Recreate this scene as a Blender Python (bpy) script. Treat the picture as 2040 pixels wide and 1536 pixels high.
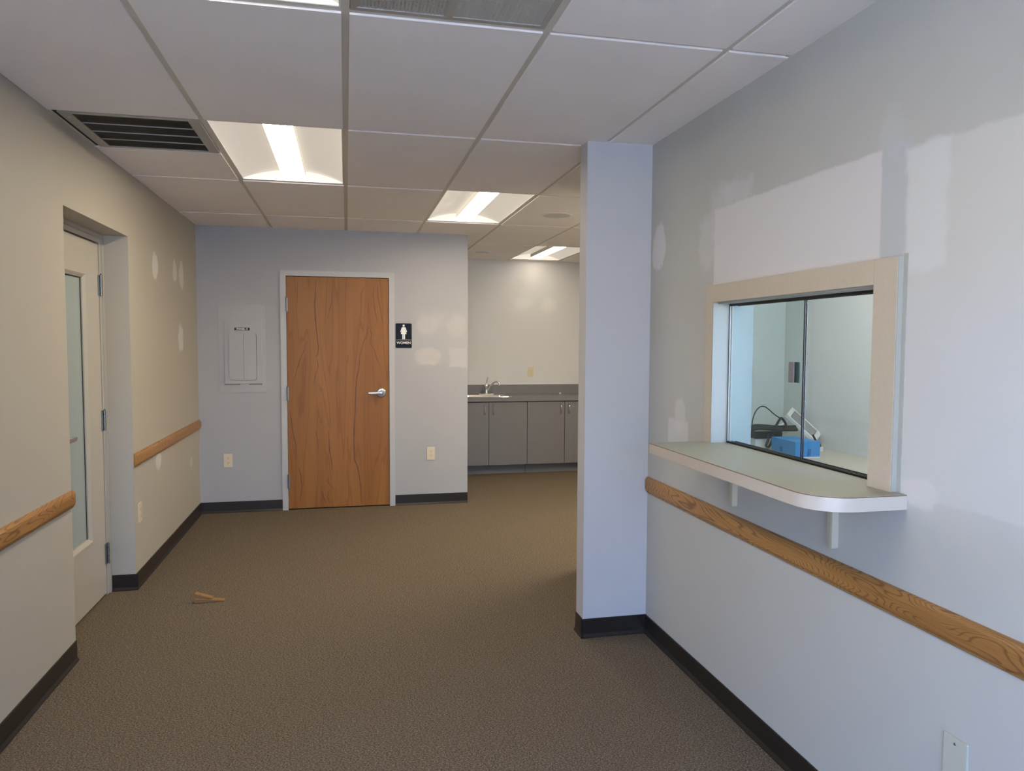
import bpy, bmesh, math, random
from mathutils import Vector, Matrix
random.seed(7)
D = bpy.data
for o in list(D.objects): D.objects.remove(o)
scn = bpy.context.scene
col = scn.collection
PI = math.pi

# ---------------------------------------------------------------- camera
F_PX, YAW, PITCH, ROLL, CAM_H = 1469.04, 0.2210, 0.0575, 0.0047, 1.4466
cam = D.objects.new('camera', D.cameras.new('camera'))
col.objects.link(cam)
cy_, sy_ = math.cos(YAW), math.sin(YAW)
fwd = Vector((sy_*math.cos(PITCH), cy_*math.cos(PITCH), -math.sin(PITCH)))
rt = Vector((cy_, -sy_, 0)); up = rt.cross(fwd)
r2 = math.cos(ROLL)*rt + math.sin(ROLL)*up
u2 = -math.sin(ROLL)*rt + math.cos(ROLL)*up
M = Matrix((r2, u2, -fwd)).transposed().to_4x4(); M.translation = (0, 0, CAM_H)
cam.matrix_world = M
cam.data.sensor_width = 36; cam.data.lens = F_PX/2040*36
cam.data.clip_start = .02; cam.data.clip_end = 200
scn.camera = cam

# ---------------------------------------------------------------- light and exposure
LAMP_STRENGTH = 15.0
LAMP_COLOR = (1.0, .86, .66)
SKY_STRENGTH = 6.6
scn.view_settings.view_transform = 'Standard'
scn.view_settings.look = 'None'
scn.view_settings.gamma = 1
scn.view_settings.exposure = 1.58
scn.view_settings.use_curve_mapping = False
world = D.worlds.new('sky'); scn.world = world; world.use_nodes = True
nt = world.node_tree; nt.nodes.clear()
wo = nt.nodes.new('ShaderNodeOutputWorld'); bg = nt.nodes.new('ShaderNodeBackground')
tc = nt.nodes.new('ShaderNodeTexCoord'); sp = nt.nodes.new('ShaderNodeSeparateXYZ')
rp = nt.nodes.new('ShaderNodeValToRGB')
rp.color_ramp.elements[0].position = 0.0; rp.color_ramp.elements[0].color = (.50, .46, .38, 1)
for p_, c_ in ((.04, (.55, .53, .49, 1)), (.13, (.40, .60, 1.0, 1)), (.26, (.19, .43, 1.0, 1))):
    el = rp.color_ramp.elements.new(p_); el.color = c_
rp.color_ramp.elements[-1].position = .8; rp.color_ramp.elements[-1].color = (.20, .40, 1.0, 1)
nt.links.new(tc.outputs['Generated'], sp.inputs[0]); nt.links.new(sp.outputs[2], rp.inputs[0])
nt.links.new(rp.outputs[0], bg.inputs[0]); bg.inputs[1].default_value = SKY_STRENGTH
nt.links.new(bg.outputs[0], wo.inputs[0])
sun = D.objects.new('sun', D.lights.new('sun', 'SUN')); col.objects.link(sun)
sun.data.energy = 19.0; sun.data.color = (1, .93, .82); sun.data.angle = .01
sun.rotation_euler = (math.radians(-42), 0, math.radians(12))   # shines away from the glazed side

def portal(name, loc, rot, sx, sy):
    l = D.lights.new(name, 'AREA'); l.shape = 'RECTANGLE'; l.size = sx; l.size_y = sy
    l.cycles.is_portal = True
    o = D.objects.new(name, l); o.location = loc; o.rotation_euler = rot; col.objects.link(o)

# ---------------------------------------------------------------- dimensions (metres)
XL, XR, YB, ZC = -1.206, 1.454, 6.557, 2.411
YF = -2.2                   # wall behind the photographer
YK = 8.42                   # kitchenette wall
XE = 3.45                   # far side of the kitchenette
OX, OY = 2.815, 4.345       # far corner of the office
GS = .6096; GX0 = .0049; GY0 = 2.2563

# ---------------------------------------------------------------- node helpers
def S(r, g, b):
    f = lambda c: (c/255/12.92) if c/255 <= .04045 else ((c/255+.055)/1.055)**2.4
    return (f(r), f(g), f(b), 1)

class NT:
    def __init__(s, name):
        s.m = D.materials.new(name); s.m.use_nodes = True
        s.t = s.m.node_tree; s.t.nodes.clear()
        s.out = s.n('ShaderNodeOutputMaterial')
    def n(s, t): return s.t.nodes.new(t)
    def put(s, sock, v):
        if isinstance(v, bpy.types.NodeSocket): s.t.links.new(v, sock)
        else: sock.default_value = v
    def math(s, op, a, b=0.0, c=None, clamp=False):
        k = s.n('ShaderNodeMath'); k.operation = op; k.use_clamp = clamp
        s.put(k.inputs[0], a); s.put(k.inputs[1], b)
        if c is not None: s.put(k.inputs[2], c)
        return k.outputs[0]
    def mix(s, f, a, b):
        k = s.n('ShaderNodeMix'); k.data_type = 'RGBA'
        s.put(k.inputs[0], f); s.put(k.inputs[6], a); s.put(k.inputs[7], b)
        return k.outputs[2]
    def pos(s):
        k = s.n('ShaderNodeTexCoord'); return k.outputs['Object']
    def xyz(s, v):
        k = s.n('ShaderNodeSeparateXYZ'); s.put(k.inputs[0], v); return k.outputs
    def comb(s, x, y, z):
        k = s.n('ShaderNodeCombineXYZ')
        for i, v in enumerate((x, y, z)): s.put(k.inputs[i], v)
        return k.outputs[0]
    def map(s, v, scale=(1, 1, 1), loc=(0, 0, 0)):
        k = s.n('ShaderNodeMapping'); s.put(k.inputs[0], v)
        k.inputs['Scale'].default_value = scale; k.inputs['Location'].default_value = loc
        return k.outputs[0]
    def noise(s, v, scale, detail=3, rough=.5, dist=0.0):
        k = s.n('ShaderNodeTexNoise'); s.put(k.inputs['Vector'], v)
        k.inputs['Scale'].default_value = scale; k.inputs['Detail'].default_value = detail
        k.inputs['Roughness'].default_value = rough; k.inputs['Distortion'].default_value = dist
        return k.outputs[0]
    def rng(s, v, a, b, c=0.0, d=1.0, smooth=False):
        k = s.n('ShaderNodeMapRange'); k.clamp = True
        if smooth: k.interpolation_type = 'SMOOTHSTEP'
        s.put(k.inputs[0], v)
        for i, x in enumerate((a, b, c, d)): k.inputs[i+1].default_value = x
        return k.outputs[0]
    def bump(s, h, strength=.3, dist=.002):
        k = s.n('ShaderNodeBump'); s.put(k.inputs['Height'], h)
        k.inputs['Strength'].default_value = strength; k.inputs['Distance'].default_value = dist
        return k.outputs[0]
    def bsdf(s, color, rough=.5, metal=0.0, normal=None, **kw):
        k = s.n('ShaderNodeBsdfPrincipled')
        s.put(k.inputs['Base Color'], color); s.put(k.inputs['Roughness'], rough)
        k.inputs['Metallic'].default_value = metal
        if normal is not None: s.put(k.inputs['Normal'], normal)
        for a, b in kw.items(): s.put(k.inputs[a.replace('_', ' ')], b)
        s.t.links.new(k.outputs[0], s.out.inputs[0]); return k

def plain(name, rgb, rough=.5, metal=0.0, grain=0.0, **kw):
    n = NT(name)
    c = rgb; nm = None
    if grain:
        v = n.noise(n.pos(), 60, 4)
        c = n.mix(n.rng(v, .3, .7), tuple(x*(1-grain) for x in rgb[:3])+(1,), tuple(min(1, x*(1+grain)) for x in rgb[:3])+(1,))
    n.bsdf(c, rough, metal, nm, **kw)
    return n.m

def wall_paint(name, base, patches=(), bump=.15):
    """Painted drywall; patches = shapes of bare filler and older paint."""
    n = NT(name); P = n.pos(); x, y, z = n.xyz(P)
    big = n.noise(P, 1.3, 2)
    c = n.mix(n.rng(big, .3, .7), tuple(v*.985 for v in base[:3])+(1,), tuple(v*1.015 for v in base[:3])+(1,))
    nz = n.math('SUBTRACT', n.noise(P, 9, 4, .6), .5)
    nf = n.math('SUBTRACT', n.noise(P, 45, 3, .6), .5)
    for (kind, ax, cu, cz, hu, hz, soft, wob, colr, op) in patches:
        u = {'x': x, 'y': y}[ax]
        du = n.math('SUBTRACT', u, cu); dz = n.math('SUBTRACT', z, cz)
        if kind == 'e':
            a = n.math('DIVIDE', du, hu); b = n.math('DIVIDE', dz, hz)
            d = n.math('SQRT', n.math('ADD', n.math('MULTIPLY', a, a), n.math('MULTIPLY', b, b)))
            d = n.math('MULTIPLY_ADD', nz, wob*3, d)
            d = n.math('MULTIPLY_ADD', nf, wob*1.2, d)
            mk = n.rng(d, 1-soft, 1+soft*.4, 1, 0, True)
        else:
            a = n.math('SUBTRACT', n.math('ABSOLUTE', du), hu)
            b = n.math('SUBTRACT', n.math('ABSOLUTE', dz), hz)
            d = n.math('MAXIMUM', a, b)
            d = n.math('MULTIPLY_ADD', nz, wob*.12, d)
            d = n.math('MULTIPLY_ADD', nf, wob*.04, d)
            mk = n.rng(d, -soft, soft, 1, 0, True)
        c = n.mix(n.math('MULTIPLY', mk, op), c, colr)
    roll = n.noise(P, 220, 3, .6)
    n.bsdf(c, .62, 0, n.bump(roll, bump, .0008), Specular_IOR_Level=.3)
    return n.m

def wood(name, light, mid, dark, axis, ring=26, stretch=9.0, rough=.42, gloss=.4, figure=.75, lw=.72):
    """Grain running along axis with cathedral figure."""
    n = NT(name); P = n.pos()
    sc = [1.0]*3; sc['xyz'.index(axis)] = 1/stretch
    Q = n.map(P, tuple(sc))
    f = n.noise(Q, 6.5, 2, .45, .4)
    rings = n.math('FRACT', n.math('MULTIPLY', f, ring))
    tri = n.math('ABSOLUTE', n.math('MULTIPLY_ADD', rings, 2, -1))
    line = n.rng(tri, lw, 1.0, 0, 1, True)
    sc2 = [1.0]*3; sc2['xyz'.index(axis)] = .03
    fib = n.noise(n.map(P, tuple(sc2)), 260, 4, .6)
    c = n.mix(n.rng(f, .35, .65), light, mid)
    c = n.mix(n.math('MULTIPLY', line, figure), c, dark)
    c = n.mix(n.math('MULTIPLY', n.rng(fib, .5, .75), .45), c, dark)
    n.bsdf(c, rough, 0, n.bump(fib, .12, .0006), Specular_IOR_Level=gloss)
    return n.m

# ---------------------------------------------------------------- mesh helpers
class MB:
    def __init__(s): s.bm = bmesh.new(); s.mi = 0
    def face(s, vs):
        try:
            f = s.bm.faces.new(vs); f.material_index = s.mi; return f
        except ValueError: return None
    def box(s, a, b, bev=0.0):
        x0, x1 = sorted((a[0], b[0])); y0, y1 = sorted((a[1], b[1])); z0, z1 = sorted((a[2], b[2]))
        vs = [s.bm.verts.new(p) for p in ((x0,y0,z0),(x1,y0,z0),(x1,y1,z0),(x0,y1,z0),(x0,y0,z1),(x1,y0,z1),(x1,y1,z1),(x0,y1,z1))]
        fs = [s.face([vs[i] for i in q]) for q in ((0,3,2,1),(4,5,6,7),(0,1,5,4),(1,2,6,5),(2,3,7,6),(3,0,4,7))]
        if bev:
            es = {e for f in fs for e in f.edges}
            r = bmesh.ops.bevel(s.bm, geom=list(es), offset=bev, segments=2, profile=.7, affect='EDGES')
            for f in r['faces']: f.material_index = s.mi
        return s
    def prism(s, pts, vec, bev=0.0):
        """closed polygon pts (3-D, planar) extruded by vec"""
        vec = Vector(vec); A = [s.bm.verts.new(p) for p in pts]; B = [s.bm.verts.new(Vector(p)+vec) for p in pts]
        n = len(pts); fs = [s.face(A[::-1]), s.face(B)]
        for i in range(n): fs.append(s.face([A[i], A[(i+1) % n], B[(i+1) % n], B[i]]))
        if bev:
            es = set(e for f in fs[:2] if f for e in f.edges)
            r = bmesh.ops.bevel(s.bm, geom=list(es), offset=bev, segments=2, profile=.7, affect='EDGES')
            for f in r['faces']: f.material_index = s.mi
        return s
    def loft(s, rings, cap=True, closed=True):
        R = [[s.bm.verts.new(p) for p in r] for r in rings]
        n = len(R[0])
        for a, b in zip(R, R[1:]):
            for i in range(n if closed else n-1):
                s.face([a[i], a[(i+1) % n], b[(i+1) % n], b[i]])
        if cap: s.face(R[0][::-1]); s.face(R[-1])
        return s
    def tube(s, pts, r, seg=10, cap=True, sub=1):
        P = [Vector(p) for p in pts]; n = len(P)
        rs = r if isinstance(r, (list, tuple)) else [r]*n
        if sub > 1:      # Catmull-Rom smoothing
            Q = []; q2 = []
            for i in range(n-1):
                a, b, c, d = P[max(i-1, 0)], P[i], P[i+1], P[min(i+2, n-1)]
                for k in range(sub):
                    t = k/sub
                    Q.append(.5*((2*b)+(c-a)*t+(2*a-5*b+4*c-d)*t*t+(3*b-a-3*c+d)*t**3)); q2.append(rs[i]+(rs[i+1]-rs[i])*t)
            Q.append(P[-1]); q2.append(rs[-1]); P, rs, n = Q, q2, len(Q)
        T = [(P[min(i+1, n-1)]-P[max(i-1, 0)]).normalized() for i in range(n)]
        ref = Vector((0, 0, 1)) if abs(T[0].z) < .9 else Vector((1, 0, 0))
        N = (ref - T[0]*ref.dot(T[0])).normalized(); rings = []
        for i in range(n):
            N = (N - T[i]*N.dot(T[i])).normalized(); B = T[i].cross(N)
            rings.append([P[i]+(N*math.cos(2*PI*k/seg)+B*math.sin(2*PI*k/seg))*rs[i] for k in range(seg)])
        return s.loft(rings, cap)
    def lathe(s, prof, o=(0, 0, 0), axis=(0, 0, 1), seg=32, cap=True):
        ax = Vector(axis).normalized(); ref = Vector((1, 0, 0)) if abs(ax.x) < .9 else Vector((0, 1, 0))
        U = (ref-ax*ref.dot(ax)).normalized(); V = ax.cross(U); o = Vector(o)
        return s.loft([[o+ax*h+(U*math.cos(2*PI*k/seg)+V*math.sin(2*PI*k/seg))*max(r, 1e-4) for k in range(seg)] for r, h in prof], cap)
    def rrect(s, c, hu, hv, r, U, V, vec, seg=5, bev=0.0):
        """rounded rectangle extruded"""
        c = Vector(c); U = Vector(U); V = Vector(V); pts = []
        for (sx, sy, a0) in ((1, 1, 0), (-1, 1, 90), (-1, -1, 180), (1, -1, 270)):
            for k in range(seg+1):
                a = math.radians(a0+90*k/seg)
                pts.append(c+U*(sx*(hu-r)+r*math.cos(a))+V*(sy*(hv-r)+r*math.sin(a)))
        return s.prism(pts, vec, bev)
    def build(s, name, mats, parent=None, smooth=False, origin=None):
        bmesh.ops.recalc_face_normals(s.bm, faces=s.bm.faces[:])
        me = D.meshes.new(name); 
        if origin is not None: bmesh.ops.translate(s.bm, verts=s.bm.verts[:], vec=-Vector(origin))
        if smooth:
            for f in s.bm.faces: f.smooth = True
            for e in s.bm.edges:
                if len(e.link_faces) == 2 and e.calc_face_angle(0) > math.radians(35): e.smooth = False
        s.bm.to_mesh(me); s.bm.free()
        for m in (mats if isinstance(mats, (list, tuple)) else [mats]): me.materials.append(m)
        o = D.objects.new(name, me); col.objects.link(o)
        if parent is not None: o.parent = parent
        if origin is not None: o.location = origin
        return o

def tag(o, label=None, cat=None, group=None, kind=None):
    if label: o['label'] = label
    if cat: o['category'] = cat
    if group: o['group'] = group
    if kind: o['kind'] = kind
    return o
def empty(name, loc=(0, 0, 0), label=None, cat=None, group=None, kind=None):
    o = D.objects.new(name, None); col.objects.link(o); o.location = loc; o.empty_display_size = .05
    return tag(o, label, cat, group, kind)
def copy_tree(o, parent=None):
    c = o.copy(); col.objects.link(c)
    if parent is not None: c.parent = parent
    for ch in [k for k in D.objects if k.parent == o]: copy_tree(ch, c)
    return c
def text_mesh(s, name, size, mat, loc, parent, bold=.02, depth=.0006, rot=(PI/2, 0, 0), sx=1.0):
    cu = D.curves.new(name, 'FONT'); cu.body = s; cu.size = size; cu.align_x = 'CENTER'; cu.align_y = 'CENTER'
    cu.offset = bold*size; cu.extrude = depth
    t = D.objects.new(name+'_tmp', cu); col.objects.link(t)
    bpy.context.view_layer.update()
    me = D.meshes.new_from_object(t.evaluated_get(bpy.context.evaluated_depsgraph_get()))
    D.objects.remove(t)
    me.materials.clear(); me.materials.append(mat)
    o = D.objects.new(name, me); col.objects.link(o); o.location = loc; o.rotation_euler = rot; o.scale = (sx, 1, 1)
    o.parent = parent; return o

# ---------------------------------------------------------------- materials
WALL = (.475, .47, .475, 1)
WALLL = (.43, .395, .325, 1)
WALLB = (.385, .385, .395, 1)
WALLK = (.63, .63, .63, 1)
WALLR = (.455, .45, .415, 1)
FILL = (.60, .58, .565, 1)
FILL2 = (.58, .56, .54, 1)
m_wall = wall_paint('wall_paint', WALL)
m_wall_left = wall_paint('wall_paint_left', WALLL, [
    ('e', 'y', 5.21, 1.935, .085, .095, .25, .35, (.64, .61, .57, 1), 0.95),
    ('e', 'y', 5.775, 1.95, .07, .08, .25, .35, (.64, .61, .57, 1), 0.74),
    ('e', 'y', 5.99, 1.945, .08, .11, .3, .35, (.64, .61, .57, 1), 0.81),
    ('e', 'y', 5.93, 1.47, .09, .115, .25, .35, (.64, .61, .57, 1), 0.81),
    ('e', 'y', 5.185, .667, .075, .065, .25, .3, (.64, .61, .57, 1), 0.74),
    ('e', 'y', 6.21, .49, .05, .04, .25, .3, (.64, .61, .57, 1), 0.47),
])
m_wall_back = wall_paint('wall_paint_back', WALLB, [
    ('e', 'x', .70, 1.60, .10, .10, .35, .3, (.51,.495,.485, 1), .75),
    ('r', 'x', .80, 1.645, .045, .05, .03, .5, FILL2, .3),
    ('e', 'x', .965, 1.60, .10, .105, .35, .3, (.51,.495,.485, 1), .7),
    ('e', 'x', .715, 1.325, .125, .085, .3, .35, (.56, .53, .50, 1), .85),
    ('r', 'x', .975, 1.315, .075, .085, .012, .35, (.52, .505, .49, 1), .7),
    ('r', 'x', .84, 1.5, .26, .24, .05, .3, (.42, .418, .425, 1), .5),
])
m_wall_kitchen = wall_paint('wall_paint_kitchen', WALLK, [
    ('e', 'x', 1.985, 2.13, .06, .07, .3, .4, FILL2, .35),
    ('e', 'x', 2.0, 1.90, .13, .10, .7, .4, (.74, .73, .72, 1), .55),
    ('e', 'x', 2.325, 1.89, .11, .10, .7, .35, (.76, .75, .73, 1), .6),
])
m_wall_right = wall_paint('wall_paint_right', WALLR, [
    ('e', 'y', 3.298, 1.90, .075, .115, .2, .35, (.62, .60, .58, 1), .9),
    ('e', 'y', 3.045, 1.13, .06, .085, .25, .35, (.60, .59, .57, 1), .6),
    ('r', 'y', 3.06, 1.05, .10, .055, .01, .3, (.60, .59, .57, 1), .75),
    ('r', 'y', 2.70, 1.97, .09, .10, .03, .9, (.565, .565, .555, 1), .45),
    ('e', 'y', 2.58, 2.03, .12, .06, .4, .6, (.565, .565, .555, 1), .55),
    ('e', 'y', 2.82, 1.86, .07, .13, .4, .6, (.565, .565, .555, 1), .5),
    ('r', 'y', 1.75, 1.80, .06, .19, .012, .3, (.45, .47, .47, 1), .9),
    ('e', 'y', 1.77, 2.03, .05, .07, .5, .6, (.50, .52, .52, 1), .4),
    ('r', 'y', 2.278, 1.83, .477, .155, .006, .25, FILL, 1.0),
    ('r', 'y', .70, 1.503, 1.004, .455, .007, .25, (.545, .535, .50, 1), 1.0),
    ('r', 'y', 1.635, 1.80, .07, .16, .015, .4, (.60, .605, .59, 1), .8),
    ('r', 'y', .70, 1.30, .98, .26, .12, .6, (.54, .545, .54, 1), .8),
    ('e', 'y', 1.62, 1.06, .07, .04, .3, .4, FILL, .8),
])
m_ceiling = NT('ceiling_tile')
v = m_ceiling.noise(m_ceiling.pos(), 3.0, 3); w = m_ceiling.noise(m_ceiling.map(m_ceiling.pos(), (1, 1, 1)), 260, 4, .6)
m_ceiling.bsdf(m_ceiling.mix(m_ceiling.rng(v, .3, .7), (.85, .795, .75, 1), (.88, .825, .78, 1)), .85, 0, m_ceiling.bump(w, .5, .002), Specular_IOR_Level=.15)
m_ceiling = m_ceiling.m
m_grid = plain('grid_metal', (.60, .555, .475, 1), .45, 0)
# carpet: looped pile in short rows
n = NT('carpet'); P = n.pos()
rows = n.noise(n.map(P, (120, 260, 1)), 1.0, 2, .5)
sp1 = n.noise(P, 170, 3, .65); sp2 = n.noise(P, 420, 2, .6); blot = n.noise(P, 1.6, 3)
c = n.mix(n.rng(rows, .35, .65), (.072, .054, .036, 1), (.25, .20, .142, 1))
c = n.mix(n.math('MULTIPLY', n.rng(sp1, .46, .60), .8), c, (.042, .030, .020, 1))
c = n.mix(n.math('MULTIPLY', n.rng(sp2, .56, .68), .65), c, (.48, .405, .31, 1))
c = n.mix(n.math('MULTIPLY', n.rng(blot, .3, .7), .14), c, (.15, .11, .068, 1))
n.bsdf(c, .95, 0, n.bump(n.math('ADD', rows, sp1), .9, .004), Specular_IOR_Level=.1)
m_carpet = n.m
m_base = plain('vinyl_base', (.016, .012, .010, 1), .32, 0, .15)
m_rail = wood('oak_grain', (.40, .205, .065, 1), (.29, .135, .038, 1), (.12, .045, .013, 1), 'y', 62, 7.0, .42, .4, .7, .55)
m_veneer = wood('birch_veneer', (.32, .135, .028, 1), (.26, .103, .018, 1), (.185, .062, .009, 1), 'z', 8, 14.0, .42, .3, .45)
m_streak = plain('veneer_heartline', (.125, .040, .012, 1), .5)
m_shade = plain('soft_painted_shade', (.10, .09, .085, 1), .8)  # dark tone painted in for the shade round the panel door
m_white = plain('white_enamel', (.43, .43, .43, 1), .38)
m_doorwhite = plain('white_door_paint', (.43, .40, .34, 1), .42)
m_dark = plain('painted_shade', (.01, .01, .01, 1), .8)  # black painted in for shade in gaps, cabinets and the duct
m_cream = plain('cream_laminate', (.50, .43, .33, 1), .42, 0, .03)
m_creamtop = plain('grey_cream_laminate', (.315, .30, .225, 1), .42, 0, .03, Specular_IOR_Level=.25)
m_creamband = plain('cream_edge_band', (.52, .465, .395, 1), .3, 0, .02)
m_bracket = plain('cream_bracket', (.46, .425, .33, 1), .35)
m_almond = plain('almond_plastic', (.62, .54, .38, 1), .35)
m_plate = plain('putty_plastic', (.46, .46, .38, 1), .35)
m_steel = plain('brushed_steel', (.55, .58, .62, 1), .3, .9)
m_chrome = plain('chrome', (.75, .75, .76, 1), .12, 1.0)
m_hinge = plain('dull_zinc', (.22, .24, .25, 1), .38, .85)
m_gray = plain('grey_laminate', (.165, .16, .165, 1), .38, 0, .03)
m_ctop = plain('grey_counter_laminate', (.17, .165, .17, 1), .25, 0, .04)
m_kick = plain('grey_toe_kick', (.13, .135, .15, 1), .4)
m_black = plain('black_plastic', (.008, .008, .009, 1), .35)
m_navy = plain('navy_sign_plastic', (.005, .008, .018, 1), .45, Specular_IOR_Level=.15)
m_signwhite = plain('sign_white', (.80, .80, .80, 1), .5)
m_panel = plain('panel_paint', (.38, .38, .385, 1), .4)
m_vent = plain('vent_frame_metal', (.40, .38, .33, 1), .4, .2)
m_mesh = plain('dark_louvre_metal', (.045, .046, .045, 1), .45, .3)
m_alu = plain('aluminium', (.52, .56, .56, 1), .4, .7)
m_pull = plain('matt_grey_pull', (.22, .20, .20, 1), .5, .2)
m_pull2 = plain('dark_green_grey_pull', (.075, .095, .085, 1), .5, .2)
m_blue = plain('blue_cardboard', (.03, .25, .62, 1), .5)
m_blue2 = plain('dark_blue_tape', (.008, .13, .42, 1), .3)
m_cable = plain('black_cable', (.012, .014, .014, 1), .4)
m_pwhite = plain('white_plastic', (.78, .80, .84, 1), .35)
m_screen = plain('grey_screen', (.33, .33, .34, 1), .3)
m_raw = wood('raw_pine', (.31, .18, .075, 1), (.20, .11, .045, 1), (.055, .028, .013, 1), 'x', 60, 8.0, .7, .2)
m_refl = plain('light_frame_enamel', (.70, .68, .64, 1), .5)
m_side = plain('self_lit_side_reflector', (.60, .58, .54, 1), .6, Emission_Color=(1, .90, .76, 1), Emission_Strength=.13)  # curved reflector; the lamp light it reflects is put in as emission
m_end = plain('self_lit_end_plate', (.70, .68, .63, 1), .6, Emission_Color=(1, .91, .78, 1), Emission_Strength=.185)  # plain end plate; its lamp-lit brightness is put in as emission
m_perf = plain('pale_perforated_metal', (.43, .42, .37, 1), .5)
m_spk = plain('pale_speaker_ring', (.80, .77, .74, 1), .5)
m_spk2 = plain('speaker_mesh', (.60, .58, .56, 1), .6)
m_office = plain('office_wall_paint', (.66, .71, .73, 1), .6)
m_jamb = plain('cream_jamb_paint', (.385, .385, .34, 1), .5)
m_desk = plain('desk_laminate', (.48, .46, .39, 1), .3, 0, .03)
m_out = plain('concrete_pavement', (.50, .475, .42, 1), .9, 0, .1)

n = NT('lamp_diffuser'); e = n.n('ShaderNodeEmission'); e.inputs[0].default_value = LAMP_COLOR+(1,); e.inputs[1].default_value = LAMP_STRENGTH
n.t.links.new(e.outputs[0], n.out.inputs[0]); m_lamp = n.m
n = NT('lamp_side'); e = n.n('ShaderNodeEmission'); e.inputs[0].default_value = LAMP_COLOR+(1,); e.inputs[1].default_value = .3
n.t.links.new(e.outputs[0], n.out.inputs[0]); m_lampside = n.m

def glass(name, tint, refl=.08, rough=0.0):
    n = NT(name)
    t = n.n('ShaderNodeBsdfTransparent'); t.inputs[0].default_value = tint
    g = n.n('ShaderNodeBsdfGlossy'); g.inputs['Roughness'].default_value = rough; g.inputs[0].default_value = (1, 1, 1, 1)
    f = n.n('ShaderNodeLayerWeight'); f.inputs[0].default_value = .5
    sch = n.math('MULTIPLY_ADD', n.math('POWER', f.outputs['Facing'], 5.0), .96, .04)
    mx = n.n('ShaderNodeMixShader'); n.t.links.new(sch, mx.inputs[0])
    n.t.links.new(t.outputs[0], mx.inputs[1]); n.t.links.new(g.outputs[0], mx.inputs[2])
    n.t.links.new(mx.outputs[0], n.out.inputs[0]); return n.m
m_glass_a = glass('green_tint_glass', (.84, .93, .94, 1))
m_glass_b = glass('clear_tint_glass', (.92, .97, .985, 1))
m_winglass = glass('window_glass', (.97, .98, .98, 1))
n = NT('frosted_glass')
b = n.bsdf((.31, .37, .36, 1), .16, 0, None, Specular_IOR_Level=.5)
m_frost = n.m

# ================================================================ SETTING
def struct(mb, name, mat, parent=None, **k):
    o = mb.build(name, mat, parent, **k)
    if parent is None: o['kind'] = 'structure'
    return o
TH = .11
# floor
b = MB(); b.box((XL-.6, YF-.2, -.15), (XE+.2, YK+.2, 0)); struct(b, 'floor', m_carpet)
b = MB(); b.box((-60, -60, -.4), (60, 60, -.16)); tag(struct(b, 'ground', m_out), 'paved ground outside the building', 'ground')
b = MB(); b.box((XL-.6, YF-.3, ZC+.16), (XE+.2, YK+.2, ZC+.3)); struct(b, 'roof', m_ceiling)

# left wall with door recess and a shop window behind the photographer
LW0, LW1, LWZ0, LWZ1 = -1.9, -.30, .12, 2.25
DY0, DY1, DZ, DX = 3.62, 4.603, 2.041, -1.345
XO = XL-.30
b = MB()
b.box((XO, YF, 0), (XL, LW0, ZC+.16)); b.box((XO, LW0, 0), (XL, LW1, LWZ0)); b.box((XO, LW0, LWZ1), (XL, LW1, ZC+.16))
b.box((XO, LW1, 0), (XL, DY0, ZC+.16)); b.box((XO, DY0, DZ), (XL, DY1, ZC+.16)); b.box((XO, DY1, 0), (XL, YB, ZC+.16))
b.box((XO-.1, DY0-.1, 0), (XO, DY1+.1, ZC))
struct(b, 'wall_left', m_wall_left)
# back wall (with restroom door opening), returns to the kitchenette wall
b = MB()
FX0, FX1, FZ = -.543, .414, 2.054
b.box((XL-.3, YB, 0), (FX0, YB+TH, ZC+.16)); b.box((FX0, YB, FZ), (FX1, YB+TH, ZC+.16))
b.box((FX1, YB, 0), (1.063, YB+TH, ZC+.16)); b.box((FX0, YB+TH, 0), (FX1, YB+TH+.03, FZ+.05))
struct(b, 'wall_back', m_wall_back)
b = MB(); b.box((.953, YB+TH, 0), (1.063, YK, ZC+.16)); struct(b, 'wall_restroom', m_wall)
b = MB(); b.box((.9, YK, 0), (XE+.1, YK+TH, ZC+.16)); struct(b, 'wall_kitchen', m_wall_kitchen)
b = MB(); b.box((XE, OY, 0), (XE+TH, YK, ZC+.16)); struct(b, 'wall_east', m_wall)
# right wall with the service window
WY0, WY1, WZ0, WZ1 = 1.795, 2.722, 1.008, 1.614
XW = XR+.105
b = MB()
b.box((XR, YF, 0), (XW, WY0, ZC+.16)); b.box((XR, WY1, 0), (XW, OY+TH, ZC+.16))
b.box((XR, WY0, 0), (XW, WY1, WZ0)); b.box((XR, WY0, WZ1), (XW, WY1, ZC+.16))
struct(b, 'wall_right', m_wall_right)
# wall end that closes the waiting room off from the corridor
CX0, CY0, CY1 = 1.124, 3.391, 3.497
b = MB(); b.box((CX0, CY0, 0), (XR, CY1, ZC+.16)); struct(b, 'wall_stub', m_wall)
# office behind the service window
b = MB(); b.box((XW, OY, 0), (XE+.1, OY+TH, ZC+.16)); struct(b, 'wall_office_back', m_office)
b = MB(); b.box((XW, -.7-TH, 0), (OX+TH, -.7, ZC+.16)); struct(b, 'wall_office_front', m_office)
b = MB()
EW0, EW1, EZ0, EZ1 = -.4, 1.5, .8, 2.2
b.box((OX, -.7, 0), (OX+TH, EW0, ZC+.16)); b.box((OX, EW1, 0), (OX+TH, OY, ZC+.16))
b.box((OX, EW0, 0), (OX+TH, EW1, EZ0)); b.box((OX, EW0, EZ1), (OX+TH, EW1, ZC+.16))
struct(b, 'wall_office_right', m_office)
portal('office_portal', (OX+TH, (EW0+EW1)/2, (EZ0+EZ1)/2), (0, PI/2, 0), EZ1-EZ0, EW1-EW0)
b = MB()
for y in (EW0, (EW0+EW1)/2-.02, EW1-.04): b.box((OX+.02, y, EZ0), (OX+.07, y+.04, EZ1))
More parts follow.
